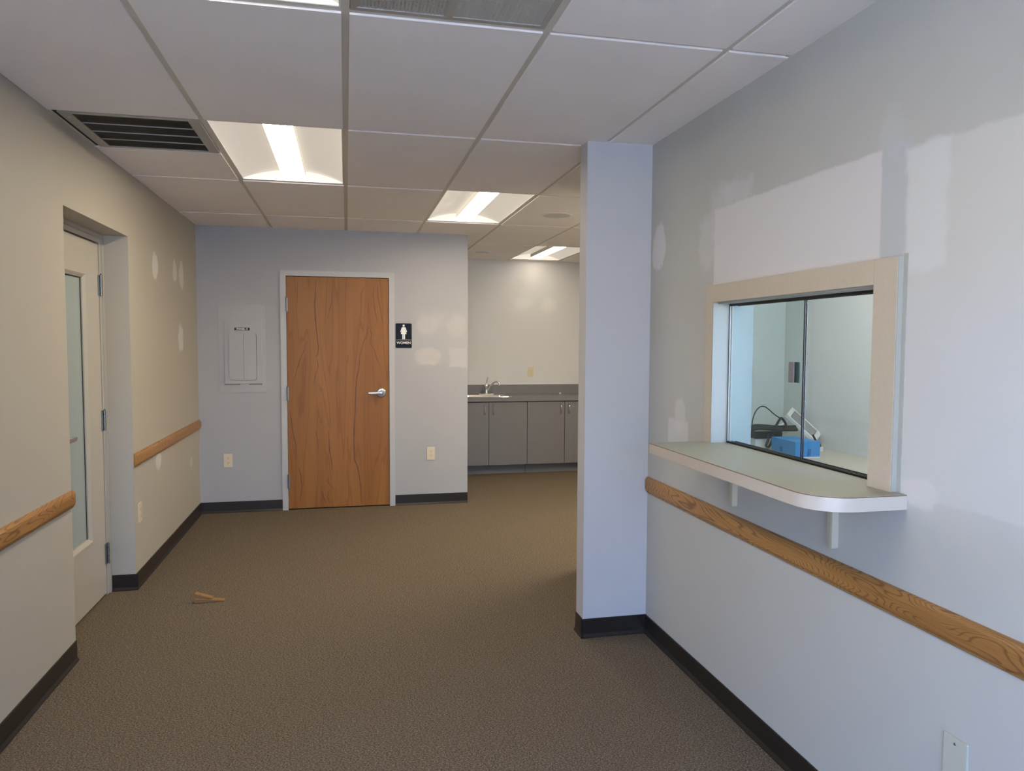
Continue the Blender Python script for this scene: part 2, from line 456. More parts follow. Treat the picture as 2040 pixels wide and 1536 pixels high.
b.box((OX+.02, EW0, EZ0), (OX+.07, EW1, EZ0+.04)); b.box((OX+.02, EW0, EZ1-.04), (OX+.07, EW1, EZ1))
o = struct(b, 'window_3', m_white)
# front wall behind the photographer, mostly shop glass
BW0, BW1 = -1.05, .95
b = MB()
b.box((XL-.3, YF-TH, 0), (BW0, YF, ZC+.16)); b.box((BW1, YF-TH, 0), (XW, YF, ZC+.16))
b.box((BW0, YF-TH, 0), (BW1, YF, .12)); b.box((BW0, YF-TH, LWZ1), (BW1, YF, ZC+.16))
struct(b, 'wall_front', m_wall)
portal('front_portal', ((BW0+BW1)/2, YF-TH, (.12+LWZ1)/2), (PI/2, 0, 0), BW1-BW0, LWZ1-.12)
portal('side_portal', (XL-.1, (LW0+LW1)/2, (LWZ0+LWZ1)/2), (0, -PI/2, 0), LWZ1-LWZ0, LW1-LW0)
b = MB()
for x in (BW0, (BW0+BW1)/2-.025, BW1-.05): b.box((x, YF-.08, .12), (x+.05, YF-.03, LWZ1))
for z in (.12, LWZ1-.05): b.box((BW0, YF-.08, z), (BW1, YF-.03, z+.05))
w = struct(b, 'window_4', m_alu); b = MB(); b.box((BW0+.02, YF-.058, .15), (BW1-.02, YF-.052, LWZ1-.03)); b.build('glass_pane', m_winglass, w)
b = MB()
for y in (LW0, (LW0+LW1)/2-.025, LW1-.05): b.box((XL-.15, y, LWZ0), (XL-.10, y+.05, LWZ1))
for z in (LWZ0, LWZ1-.05): b.box((XL-.15, LW0, z), (XL-.10, LW1, z+.05))
w = struct(b, 'window_2', m_alu); b = MB(); b.box((XL-.128, LW0+.02, .15), (XL-.122, LW1-.02, LWZ1-.03)); b.build('glass_pane', m_winglass, w)

# ---------------------------------------------------------------- ceiling: tiles that hang a little below the grid
rects = [(XL, YF, XR, YB), (XR, OY+TH, XE, YB), (1.063, YB, XE, YK), (XW, -.7, OX, OY)]
LIGHTS = [(-1, 1), (1, 2), (3, 4), (-1, -1)]
skip = {(-1, 1), (1, 2), (3, 4), (-1, -1), (0, -1), (4, 2), (3, 0)}
tiles = MB(); grid = MB(); G = .012
for i in range(-3, 7):
    for j in range(-5, 6):
        x0, x1 = GX0+i*GS, GX0+(i+1)*GS; y0, y1 = GY0+j*2*GS, GY0+(j+1)*2*GS
        if (i, j) in skip: continue
        if (i, j) == (-2, 1): y0 = GY0+2*GS+GS-.035      # half tile behind the exhaust grille
        tx0, ty0, tx1, ty1 = x0+G, y0+G, x1-G, y1-G
        for (a, c_, d, e_) in rects:
            p0, q0, p1, q1 = max(tx0, a), max(ty0, c_), min(tx1, d), min(ty1, e_)
            if p1-p0 > .01 and q1-q0 > .01: tiles.box((p0, q0, ZC-.0065), (p1, q1, ZC+.02))
for (a, c_, d, e_) in rects:
    for i in range(-3, 8):
        x = GX0+i*GS
        if a+.005 < x < d-.005: grid.box((x-G, c_, ZC), (x+G, e_, ZC+.012))
    for j in range(-5, 7):
        y = GY0+j*2*GS
        if c_ < y < e_:
            xs = sorted([a, d]+[GX0+i*GS for i in range(-3, 8) if a < GX0+i*GS < d])
            for p, q in zip(xs, xs[1:]): grid.box((p+(G if p > a else 0), y-G, ZC), (q-(G if q < d else 0), y+G, ZC+.011))
# wall angles
for (p, q) in (((XL, DY0-6, ZC-.002), (XL+.012, YB, ZC+.010)), ((XR-.010, YF, ZC-.002), (XR, CY0, ZC+.01)), ((XL, YB-.010, ZC-.002), (1.063, YB, ZC+.010)), ((1.063, YK-.012, ZC-.002), (XE, YK, ZC+.01))):
    grid.box(p, q)
ceil_o = struct(tiles, 'ceiling', m_ceiling); grid.build('ceiling_grid', m_grid, ceil_o)

# ---------------------------------------------------------------- baseboards
BH = .0935
def base(name, runs):
    b = MB()
    for (p, q, nx, ny) in runs:
        p = Vector((p[0], p[1], 0)); q = Vector((q[0], q[1], 0)); N = Vector((nx, ny, 0))
        prof = [(0, 0), (.0125, 0), (.0125, .004), (.009, .010), (.0048, .018), (.0042, BH-.003), (.0025, BH), (0, BH)]
        b.loft([[p+N*a+Vector((0, 0, z)) for a, z in prof], [q+N*a+Vector((0, 0, z)) for a, z in prof]])
    return struct(b, name, m_base, smooth=False)
base('baseboard_left', [((XL, YF), (XL, DY0), 1, 0), ((XL, DY1), (XL, YB), 1, 0), ((DX+.012, DY1), (XL+.0125, DY1), 0, -1)])
base('baseboard_back', [((XL, YB), (FX0, YB), 0, -1), ((FX1+.001, YB), (1.063, YB), 0, -1)])
base('baseboard_right', [((XR, YF), (XR, CY0), -1, 0)])
base('baseboard_stub', [((CX0-.0125, CY0), (XR, CY0), 0, -1), ((CX0, CY0-.0125), (CX0, CY1), -1, 0)])

# ---------------------------------------------------------------- oak wall-guard rails
def rail(name, x, sgn, y0, y1, z0, z1, label):
    b = MB(); H = z1-z0
    prof = [(0, 0), (.006, 0), (.0115, .0045), (.0125, .0095), (.0115, .0105), (.0160, .0125), (.0185, .018), (.0195, .026), (.0195, H-.024), (.0180, H-.012), (.0120, H-.0035), (.004, H), (0, H)]
    rings = []
    for t, k in ((0, .45), (.006, .85), (.014, 1)):
        rings.append((y0+t, k))
    for t, k in ((.014, 1), (.006, .85), (0, .45)):
        rings.append((y1-t, k))
    b.loft([[(x+sgn*(a*k), y, z0+H/2+(z-H/2)*(.94+.06*k)) for a, z in prof] for y, k in rings])
    o = struct(b, name, m_rail, smooth=False); o['label'] = label; return o
rail('trim_1', XR, -1, YF, CY0-.002, .710, .790, 'long oak wall guard rail under the service window shelf')
rail('trim_2', XL, 1, LW1+.3, DY0+.006, .702, .780, 'oak wall guard rail on the near side of the frosted glass door')
rail('trim_3', XL, 1, DY1+.008, YB-.004, .716, .796, 'oak wall guard rail between the frosted glass door and the far corner')

# ================================================================ DOOR 1 : frosted glass door in the left recess
d1 = empty('door_1', (DX, (DY0+DY1)/2, 0), 'white door with a tall frosted glass pane in the left wall recess', None, None, 'structure')
def P1(mb, name, mat, parent=d1, **k):
    o = mb.build(name, mat, None, origin=(DX, (DY0+DY1)/2, 0), **k)
    o.parent = parent; o.location = (0, 0, 0) if parent is d1 else (0, 0, 0)
    return o
b = MB()
b.box((DX-.10, 4.553, 0), (DX+.002, DY1, 1.993)); b.box((DX-.10, DY0, 0), (DX+.002, DY0+.04, 1.993)); b.box((DX-.10, DY0, 1.993), (DX+.002, DY1, DZ))
b.box((DX+.002, 4.578, 0), (DX+.012, DY1, 2.02)); b.box((DX+.002, DY0, 2.02), (DX+.012, DY1, DZ))
P1(b, 'door_frame', m_doorwhite)
ly0, ly1, lz0, lz1 = DY0+.045, 4.547, .012, 1.985
gy0, gy1, gz0, gz1 = DY0+.24, 4.325, .365, 1.80
b = MB()
X0, X1 = DX-.045, DX-.002
b.box((X0, ly0, lz0), (X1, gy0, lz1)); b.box((X0, gy1, lz0), (X1, ly1, lz1)); b.box((X0, gy0, lz0), (X1, gy1, gz0)); b.box((X0, gy0, gz1), (X1, gy1, lz1))
P1(b, 'door_leaf', m_doorwhite)
b = MB()   # bevelled glazing stop
def stop(y0, y1, z0, z1, w, xo, xi):
    o_ = [(y0, z0), (y1, z0), (y1, z1), (y0, z1)]; i_ = [(y0+w, z0+w), (y1-w, z0+w), (y1-w, z1-w), (y0+w, z1-w)]
    for k in range(4):
        k2 = (k+1) % 4
        vs = [b.bm.verts.new(p) for p in ((xo, *o_[k]), (xo, *o_[k2]), (xi, *i_[k2]), (xi, *i_[k]))]; b.face(vs)
        vs = [b.bm.verts.new(p) for p in ((xi, *i_[k]), (xi, *i_[k2]), (xi-.012, *i_[k2]), (xi-.012, *i_[k]))]; b.face(vs)
stop(gy0, gy1, gz0, gz1, .018, X1+.004, X1-.010)
for (p, q) in (((X1, gy0-.012, gz0-.014), (X1+.004, gy1+.012, gz0)), ((X1, gy0-.012, gz1), (X1+.004, gy1+.012, gz1+.012)), ((X1, gy1, gz0), (X1+.004, gy1+.012, gz1))): b.box(p, q)
P1(b, 'glazing_bead', m_doorwhite)
b = MB(); b.box((X1-.030, gy0, gz0), (X1-.020, gy1, gz1)); P1(b, 'glass_pane', m_frost)
b = MB(); b.box((X1-.019, gy1-.020, gz0+.018), (X1-.016, gy1-.016, gz1-.018)); b.box((X1-.019, gy0, gz1-.022), (X1-.016, gy1-.018, gz1-.018)); P1(b, 'glazing_gasket', m_black)
def hinge(zc, px, y, parent, P):
    b = MB()
    b.box((px-.004, y-.022, zc-.057), (px+.003, y+.014, zc+.057), .0008)
    for k in range(5):
        z0 = zc-.057+k*.0232
        b.lathe([(.0068, 0), (.0068, .021)], (px+.008, y-.002, z0), seg=12)
    b.lathe([(.004, 0), (.0055, .004), (.002, .008)], (px+.008, y-.002, zc+.058), seg=10)
    return P(b, 'hinge', m_hinge, parent)
for zc in (1.757, 1.0, .238): hinge(zc, DX+.002, 4.553, d1, P1)
b = MB(); b.lathe([(.033, 0), (.033, .006), (.028, .010)], (X1, DY0+.19, .967), (1, 0, 0)); b.lathe([(.010, 0), (.010, .05)], (X1+.005, DY0+.19, .967), (1, 0, 0), 14)
b.box((X1+.042, DY0+.18, .957), (X1+.058, DY0+.352, .979), .003)
P1(b, 'door_handle', m_steel)

# ================================================================ DOOR 2 : birch veneer restroom door
d2o = ((FX0+FX1)/2, YB, 0)
d2 = empty('door_2', d2o, 'birch veneer restroom door with a lever handle in the far wall', None, None, 'structure')
def P2(mb, name, mat, parent=d2, **k):
    o = mb.build(name, mat, None, origin=d2o, **k); o.parent = parent; o.location = (0, 0, 0); return o
b = MB()
JW = .047
b.box((FX0, YB-.012, 0), (FX0+JW, YB+TH-.02, FZ-JW)); b.box((FX1-JW, YB-.012, 0), (FX1, YB+TH-.02, FZ-JW)); b.box((FX0, YB-.012, FZ-JW), (FX1, YB+TH-.02, FZ))
P2(b, 'door_frame', m_white)
b = MB(); b.box((FX0+JW, YB+.05, 0), (FX1-JW, YB+.075, FZ-JW)); P2(b, 'gap_shade_sheet', m_dark)  # black sheet behind the leaf paints the shade in the door gap
dx0, dx1, dz0, dz1 = -.4935, .3645, .010, 2.003
yd = YB+.002
b = MB(); b.box((dx0, yd, dz0), (dx1, yd+.044, dz1), .001)
b.mi = 1
def U2X(u): return dx0+(u-572)/(775.5-572)*(dx1-dx0)
def V2Z(v, u): 
    t = (u-572)/(775.5-572); vt = 549+6*t; vb = 1013.5-7*t
    return dz1-(v-vt)/(vb-vt)*(dz1-dz0)
def streak(pix, w0, w1):
    """a dark heart line inlaid in the veneer, tapering at both ends"""
    P = []
    for a, c_ in zip(pix, pix[1:]):
        for k in range(5):
            t = k/5; P.append((a[0]+(c_[0]-a[0])*t, a[1]+(c_[1]-a[1])*t))
    P.append(pix[-1])
    pts = [Vector((U2X(u)+random.uniform(-1, 1)*.0006, yd-.0004, V2Z(v_, u))) for u, v_ in P]
    n_ = len(pts); L = []; R_ = []
    for i, p in enumerate(pts):
        t = i/(n_-1); w = 1.5*(w0+(w1-w0)*t)*math.sin(PI*min(1, .12+t*.88) if t < .5 else PI*max(.0, 1-(.12+(1-t)*.88)))*.5
        w = max(abs(w), .0003)*random.uniform(.75, 1.25)
        L.append(b.bm.verts.new(p+Vector((-w, 0, 0)))); R_.append(b.bm.verts.new(p+Vector((w, 0, 0))))
    for i in range(n_-1): b.face([L[i], L[i+1], R_[i+1], R_[i]])
z3 = lambda L: [(560+x/6.4, 540+y/6.4) for x, y in L]
z4 = lambda L: [(560+x/6.4, 780+y/6.4) for x, y in L]
streak(z3([(222, 75), (215, 260), (212, 420)]), .002, .002)
streak(z3([(455, 85), (440, 240), (428, 420), (437, 600), (455, 800), (470, 950), (462, 1050), (435, 1085)]), .005, .006)
streak(z3([(640, 250), (650, 360), (620, 490), (585, 600)]), .003, .003)
streak(z3([(320, 870), (300, 980), (245, 1090), (200, 1230), (160, 1380)]), .0035, .004)
streak(z3([(455, 1100), (465, 1200), (430, 1310), (410, 1440)]), .003, .0035)
streak(z3([(1115, 690), (1095, 790), (1035, 930), (1000, 1080), (985, 1230), (955, 1360), (945, 1500)]) + z4([(940, 90), (935, 260), (922, 420), (915, 620), (920, 860), (960, 960), (985, 1100), (995, 1200), (1000, 1330), (1008, 1440)]), .005, .007)
streak(z3([(1060, 200), (1020, 290), (1025, 420), (1010, 600)]), .003, .003)
streak(z3([(1120, 700), (1155, 800), (1130, 900), (1190, 1000), (1225, 1120), (1270, 1220)]), .0035, .004)
streak(z3([(1190, 180), (1175, 300), (1200, 500), (1225, 600), (1210, 700)]), .003, .003)
streak(z3([(1235, 170), (1240, 330), (1275, 500), (1300, 680)]), .003, .003)
streak(z3([(850, 1050), (835, 1180)]), .003, .003)
streak(z4([(100, 230), (120, 350), (140, 520), (175, 680), (180, 850)]), .0045, .005)
streak(z4([(200, 940), (230, 1060), (245, 1200), (220, 1400)]), .0045, .005)
streak(z4([(590, 480), (595, 600), (600, 760), (625, 880), (628, 1000)]), .004, .005)
streak(z4([(580, 1080), (575, 1150), (620, 1220), (665, 1250)]), .0035, .003)
streak(z4([(500, 1270), (520, 1360), (550, 1430)]), .004, .005)
streak(z4([(580, 1260), (570, 1350), (595, 1420)]), .004, .004)
streak(z4([(425, 470), (445, 600), (460, 760)]), .003, .003)
streak(z4([(1185, 80), (1200, 160)]), .003, .003)
streak(z4([(830, 540), (828, 760)]), .002, .002)
P2(b, 'door_leaf', [m_veneer, m_streak])
def hinge2(zc):
    b = MB()
    x = dx0-.001
    b.box((x-.006, YB-.0135, zc-.057), (x+.012, YB-.010, zc+.057))
    for k in range(5): b.lathe([(.0065, 0), (.0065, .0215)], (x, YB-.018, zc-.057+k*.0232), seg=12)
    b.lathe([(.004, 0), (.0055, .004), (.002, .008)], (x, YB-.018, zc+.058), seg=10)
    return P2(b, 'hinge', m_hinge)
for zc in (1.764, 1.004, .249): hinge2(zc)
b = MB()
hx, hz = .296, 1.006
b.lathe([(.041, 0), (.041, .006), (.036, .012), (.030, .014)], (hx, yd, hz), (0, -1, 0), 36)
b.lathe([(.022, .012), (.021, .03), (.016, .05), (.010, .052)], (hx, yd, hz), (0, -1, 0), 28)
rings = []
for t in range(9):
    x = hx-.01-t*.0125; hh = .0150-.0005*t; yy = yd-.046-.002*math.sin(t/8*PI)
    rings.append([(x, yy+.007*math.cos(a), hz-.001+hh*math.sin(a)) for a in [2*PI*k/14 for k in range(14)]])
b.loft(rings)
P2(b, 'door_handle', m_steel, smooth=True)
b = MB(); b.box((dx1-.001, yd-.0015, hz-.028), (dx1+.004, yd+.002, hz+.028)); P2(b, 'strike_plate', m_black)

# ================================================================ SERVICE WINDOW
w1o = (XR, (WY0+WY1)/2, 1.048)
w1 = empty('window_1', w1o, 'sliding glass service window with a cream casing in the right wall', None, None, 'structure')
def W1(mb, name, mat, **k):
    o = mb.build(name, mat, None, origin=w1o, **k); o.parent = w1; o.location = (0, 0, 0); return o
ST = 1.048
b = MB(); PR = XR-.019
b.box((PR, 1.707, ST), (XR, 1.797, 1.683)); b.box((PR, 2.722, ST), (XR, 2.776, 1.683)); b.box((PR, 1.7975, 1.6135), (XR, 2.7215, 1.683))
W1(b, 'window_casing', m_cream)
b = MB(); b.box((PR+.002, 1.7045, ST), (XR, 1.7068, 1.683)); b.box((XR-.002, 1.690, ST), (XR-.0001, 1.7045, 1.690)); W1(b, 'casing_edge', m_jamb)
b = MB(); b.box((PR-.0004, 2.715, ST), (XR+.105, 2.7219, 1.6134)); b.box((XR+.0005, 1.795, ST), (XR+.105, 1.802, 1.614)); b.box((XR+.0005, 1.802, 1.607), (XR+.105, 2.715, 1.614))
b.box((XR+.055, 2.700, .80), (XR+.150, 2.7225, 1.614))
W1(b, 'window_jamb', m_jamb)
b = MB()
b.box((XR+.050, 1.802, ST), (XR+.054, 2.715, ST+.007)); b.box((XR+.062, 1.802, ST), (XR+.066, 2.715, ST+.007)); b.box((XR+.080, 1.802, ST), (XR+.084, 2.715, ST+.007)); b.box((XR+.050, 1.802, ST), (XR+.084, 2.715, ST+.0025))
b.box((XR+.050, 1.802, 1.598), (XR+.054, 2.715, 1.607)); b.box((XR+.080, 1.802, 1.598), (XR+.084, 2.715, 1.607))
W1(b, 'window_track', m_black)
b = MB(); b.box((XR+.050, 2.706, ST+.004), (XR+.056, 2.715, 1.603)); b.box((XR+.062, 2.706, ST+.004), (XR+.070, 2.715, 1.603)); b.box((XR+.050, 2.711, ST+.004), (XR+.085, 2.715, 1.603)); W1(b, 'side_channel', m_alu)
b = MB(); b.box((XR+.0565, 2.227, ST+.005), (XR+.0605, 2.705, 1.604)); W1(b, 'glass_pane', m_glass_a)
b = MB(); b.box((XR+.0715, 1.803, ST+.005), (XR+.0755, 2.232, 1.604)); W1(b, 'glass_pane', m_glass_b)
b = MB(); b.box((XR+.0575, 2.2205, ST+.003), (XR+.0595, 2.227, 1.604)); W1(b, 'pane_edge', m_black)
b = MB(); b.box((XR+.0725, 2.232, ST+.003), (XR+.0745, 2.2385, 1.604)); W1(b, 'pane_edge', m_black)
b = MB(); b.box((XR+.0505, 2.270, 1.314), (XR+.0560, 2.298, 1.386), .001); W1(b, 'finger_pull', m_pull)
b = MB(); b.box((XR+.0612, 2.252, 1.314), (XR+.0660, 2.284, 1.386), .001); W1(b, 'finger_pull', m_pull2)

# counter shelf of the service window
shelf = empty('counter_shelf', (XR, 2.2, ST), 'cream laminate counter shelf with a rounded corner under the service window', 'shelf')
def SH(mb, name, mat, **k):
    o = mb.build(name, mat, None, origin=(XR, 2.2, ST), **k); o.parent = shelf; o.location = (0, 0, 0); return o
FXs, SY0, SY1 = 1.186, 1.665, 2.765
def outline(off):
    pts = [(XR, SY1-off)]
    pts += [(FXs+off+.012, SY1-off), (FXs+off+.003, SY1-off-.004), (FXs+off, SY1-off-.012)]
    R = .115
    for k in range(13):
        a = math.radians(180+90*k/12); pts.append((FXs+R+(R-off)*math.cos(a), SY0+R+(R-off)*math.sin(a)))
    pts.append((XR, SY0+off)); return pts
b = MB(); b.prism([(x, y, ST-.0015) for x, y in outline(.0015)], (0, 0, .0015)); b.box((XR, WY0+.001, ST-.0015), (XR+.050, WY1-.001, ST)); SH(b, 'shelf_top', m_creamtop)
b = MB(); b.prism([(x, y, ST-.0030) for x, y in outline(.0008)], (0, 0, .0015)); SH(b, 'shelf_seam', m_streak)
b = MB(); b.prism([(x, y, ST-.040) for x, y in outline(0)], (0, 0, .037)); b.box((XR, WY0+.001, ST-.040), (XR+.105, WY1-.001, ST-.0015)); SH(b, 'shelf_edge', m_creamband, smooth=True)
for y in (1.952, 2.545):
    b = MB()
    b.rrect((XR, y, .916), .0125, .092, .008, (0, 1, 0), (0, 0, 1), (-.022, 0, 0), bev=.0025)
    b.rrect((XR-.11, y, ST-.040), .11, .0125, .008, (1, 0, 0), (0, 1, 0), (0, 0, -.020), bev=.0025)
    SH(b, 'bracket', m_bracket, smooth=True)

# ================================================================ ELECTRICAL DEVICES
def device(kind, origin, U, N, label, cat, name, mat=m_almond):
    """wall plate; U = horizontal direction along the wall, N = outward"""
    root = empty(name, origin, label, cat)
    U = Vector(U); N = Vector(N); Z = Vector((0, 0, 1))
    def P(mb, nm, m):
        return mb.build(nm, m, root)
    b = MB(); b.rrect(N*.0002, .035, .0572, .003, U, Z, N*.0055, bev=.0015); P(b, 'cover_plate', mat)
    if kind == 'outlet':
        for s_ in (1, -1):
            b = MB(); c = N*.0056+Z*(s_*.0195)
            b.rrect(c, .0165, .0140, .009, U, Z, N*.0018); P(b, 'receptacle', mat)
            b = MB()
            for a_ in (-.0065, .0065): b.rrect(c+N*.0018+U*a_+Z*.003, .0012, .0042, .0008, U, Z, N*.0003)
            b.lathe([(.0025, 0), (.0025, .0003)], c+N*.0018-Z*.007, N, 10); P(b, 'contact_slots', m_black)
        b = MB(); b.lathe([(.003, 0), (.0022, .0012)], N*.0057, N, 12); P(b, 'screw', mat)
    elif kind == 'decora':
        b = MB(); b.rrect(N*.0057, .0168, .0335, .002, U, Z, N*.0025, bev=.0006); P(b, 'receptacle', mat)
        for s_ in (1, -1):
            b = MB()
            for a_ in (-.006, .006): b.rrect(N*.0082+U*a_+Z*(s_*.019), .001, .004, .0006, U, Z, N*.0003)
            P(b, 'contact_slots', m_black)
        for s_ in (1, -1):
            b = MB(); b.lathe([(.003, 0), (.0022, .001)], N*.0057+Z*(s_*.048), N, 12); P(b, 'screw', mat)
    else:
        for s_ in (1, -1):
            b = MB(); b.lathe([(.0036, 0), (.0026, .0014)], N*.0057+Z*(s_*.0415), N, 14); P(b, 'screw', m_hinge)
    return root
device('outlet', (-.981, YB, .445), (1, 0, 0), (0, -1, 0), 'almond duplex outlet low on the far wall below the electrical panel', 'outlet', 'wall_outlet')
device('outlet', (.732, YB, .457), (1, 0, 0), (0, -1, 0), 'almond duplex outlet low on the far wall to the right of the restroom door', 'outlet', 'wall_outlet')
device('outlet', (XL, 4.712, .432), (0, 1, 0), (1, 0, 0), 'almond duplex outlet low on the left wall just past the frosted glass door', 'outlet', 'wall_outlet')
device('decora', (2.115, YK, 1.108), (1, 0, 0), (0, -1, 0), 'almond rectangular outlet above the kitchenette backsplash', 'outlet', 'wall_outlet')
device('blank', (XR, 1.473, .428), (0, 1, 0), (-1, 0, 0), 'blank putty coloured cover plate low on the right wall', 'wall plate', 'blank_wall_plate', m_plate)

# electrical panel
ep = empty('electrical_panel', (-.85, YB, 1.02), 'painted electrical panel with a small hinged door on the far wall', 'electrical panel')
def EP(mb, name, mat, parent=None, **k):
    o = mb.build(name, mat, None, origin=(-.85, YB, 1.02), **k); o.parent = parent or ep; o.location = (0, 0, 0); return o
b = MB(); b.box((-1.041, YB-.0035, 1.019), (-.663, YB, 1.760), .001)
# raised tray: flush at the top, deepest at the bottom
def tray(x0, x1, z0, z1):
    p = [(x0, YB-.0036, z0-.012), (x1, YB-.0036, z0-.012), (x1, YB-.0036, z1), (x0, YB-.0036, z1)]
    q = [(x0+.006, YB-.020, z0), (x1-.006, YB-.020, z0), (x1-.006, YB-.0045, z1-.01), (x0+.006, YB-.0045, z1-.01)]
    b.loft([p, q])
tray(-.998, -.694, 1.095, 1.625)
EP(b, 'panel_cover', m_panel)
b = MB(); b.box((-.872, YB-.016, 1.077), (-.803, YB-.003, 1.098)); EP(b, 'latch_recess', m_panel)
b = MB(); b.rrect((-.848, YB-.012, 1.322), .1075, .196, .018, (1, 0, 0), (0, 0, 1), (0, -.013, 0), bev=.003)
dd = EP(b, 'panel_door', m_panel, smooth=False)
b = MB(); b.rrect((-.8465, YB-.008, 1.3205), .1085, .197, .018, (1, 0, 0), (0, 0, 1), (0, -.0132, 0)); b.box((-.8425, YB-.0254, 1.13), (-.8405, YB-.0248, 1.515)); EP(b, 'door_shade_plate', m_shade, dd)  # dark plate paints the shade round the door; the line is its split
b = MB(); b.rrect((-.852, YB-.0055, 1.5535), .0615, .0115, .002, (1, 0, 0), (0, 0, 1), (0, -.004, 0)); lb = EP(b, 'panel_label', m_black)
t = text_mesh('PANEL 4', 'label_text', .0175, m_signwhite, (0, 0, 0), lb, .03, .0003, sx=1.35)
t.location = (-.852+.85, -.0098, 1.5535-1.02)
for x in (-1.024, -.683):
    for z in (1.70, 1.39, 1.068):
        b = MB(); b.lathe([(.0045, 0), (.003, .002)], (x, YB-.0036, z), (0, -1, 0), 12); EP(b, 'screw', m_panel)

# WOMEN sign
sg = empty('restroom_sign', (.4935, YB, 1.5075), 'dark navy restroom sign with a white woman pictogram and the word WOMEN', 'sign')
b = MB(); b.rrect((0, -.0002, 0), .0705, .1075, .009, (1, 0, 0), (0, 0, 1), (0, -.004, 0), bev=.001); b.build('sign_board', m_navy, sg)
b = MB(); yy = -.0043
b.lathe([(.0095, 0), (.0095, .0008)], (0, yy, .0875), (0, -1, 0), 24)
def q(x, v_): return (x, yy, v_)
# pixel frame of the pictogram: x centre 0, from z=.074 (shoulders) to -.031 (feet)
fig = [(-.010, .074), (.010, .074), (.017, .070), (.0295, .032), (.0235, .029), (.0145, .052), (.0255, .012), (.0118, .012), (.0118, -.031), (.002, -.031), (.002, .012),
       (-.002, .012), (-.002, -.031), (-.0118, -.031), (-.0118, .012), (-.0255, .012), (-.0145, .052), (-.0235, .029), (-.0295, .032), (-.017, .070)]
b.prism([q(*p) for p in fig], (0, -.0008, 0))
b.build('pictogram', m_signwhite, sg)
b = MB(); b.box((-.066, yy-.0008, -.0395), (.066, yy, -.0372)); b.build('divider_line', m_signwhite, sg)
text_mesh('WOMEN', 'sign_text', .0300, m_signwhite, (0, yy-.0006, -.0640), sg, .014, .0005, sx=1.05)

# ================================================================ CEILING LIGHTS
def make_light(i, j):
    x0, x1 = GX0+i*GS, GX0+(i+1)*GS; y0, y1 = GY0+j*2*GS, GY0+(j+1)*2*GS
    cx, cy = (x0+x1)/2, (y0+y1)/2
    root = empty('ceiling_light', (cx, cy, ZC))
    hw, hl = GS/2-.0125, GS-.0125
    H = .058
    b = MB()
    for (p, q_) in (((-hw, -hl, 0), (-hw+.006, hl, .014)), ((hw-.006, -hl, 0), (hw, hl, .014)), ((-hw+.006, -hl, 0), (hw-.006, -hl+.006, .014)), ((-hw+.006, hl-.006, 0), (hw-.006, hl, .014))): b.box(p, q_)
    b.box((-hw, -hl, .085), (hw, hl, .10))
    b.build('light_frame', m_refl, root)
    hw -= .006; hl -= .006
    arch = lambda x: .006+H*(1-abs(x/hw)**2.1)
    N_ = 24
    b = MB(); xs = [-hw+2*hw*k/N_ for k in range(N_+1)]
    A = [b.bm.verts.new((x, -hl, arch(x))) for x in xs]; B = [b.bm.verts.new((x, hl, arch(x))) for x in xs]
    for k in range(N_): b.face([A[k], A[k+1], B[k+1], B[k]])
    b.build('side_reflector', m_side, root, smooth=True)
    for s_ in (-1, 1):
        b = MB(); y = s_*hl
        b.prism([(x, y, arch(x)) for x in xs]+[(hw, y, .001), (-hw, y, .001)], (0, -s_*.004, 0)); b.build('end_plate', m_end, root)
    b = MB(); w = .066; c_ = .004
    prof = [(-w, .0195), (-w*.6, .0175), (0, .017), (w*.6, .0175), (w, .0195)]
    b.loft([[(x+c_, y, z) for x, z in prof] for y in (-hl+.006, hl-.040)])
    b.build('lamp_diffuser', m_lamp, root, smooth=True)
    b = MB(); b.box((c_-w-.002, -hl+.006, .0205), (c_+w+.002, hl-.038, .056)); b.build('lamp_basket', m_lampside, root)
    return root
GRP = 'recessed ceiling lights'
L1 = make_light(-1, 1); tag(L1, 'lit recessed ceiling light beside the dark exhaust grille', 'ceiling light', GRP)
for (i, j), lab in (((1, 2), 'lit recessed ceiling light in front of the restroom wall end, near the round speaker'), ((3, 4), 'lit recessed ceiling light over the kitchenette, nearest its wall'), ((-1, -1), 'lit recessed ceiling light beside the perforated air grille at the top of the photo')):
    c = copy_tree(L1); c['label'] = lab
    c.location = (GX0+(i+.5)*GS, GY0+(j*2+1)*GS, ZC)
    if (i, j) == (3, 4): kitchen_light = c
for (i, j), lab in (((4, 2), 'added fill light out of sight around the corner behind the white wall end'), ((3, 0), 'added fill light out of sight inside the office behind the service window')):  # two added lights, unseen, put in to brighten kitchenette and office
    c = copy_tree(L1); c['label'] = lab
    c.location = (GX0+(i+.5)*GS, GY0+(j*2+1)*GS, ZC)
    if (i, j) == (3, 0): added_office_light = c
    else: added_corner_light = c
def dim(root, k):
    for ch in root.children:
        if ch.name.startswith('lamp_'):
            m = ch.data.materials[0].copy(); m.node_tree.nodes['Emission'].inputs[1].default_value *= k
            ch.data = ch.data.copy(); ch.data.materials[0] = m
bpy.context.view_layer.update()
dim(kitchen_light, .25); dim(added_corner_light, 2.8); dim(added_office_light, .9)

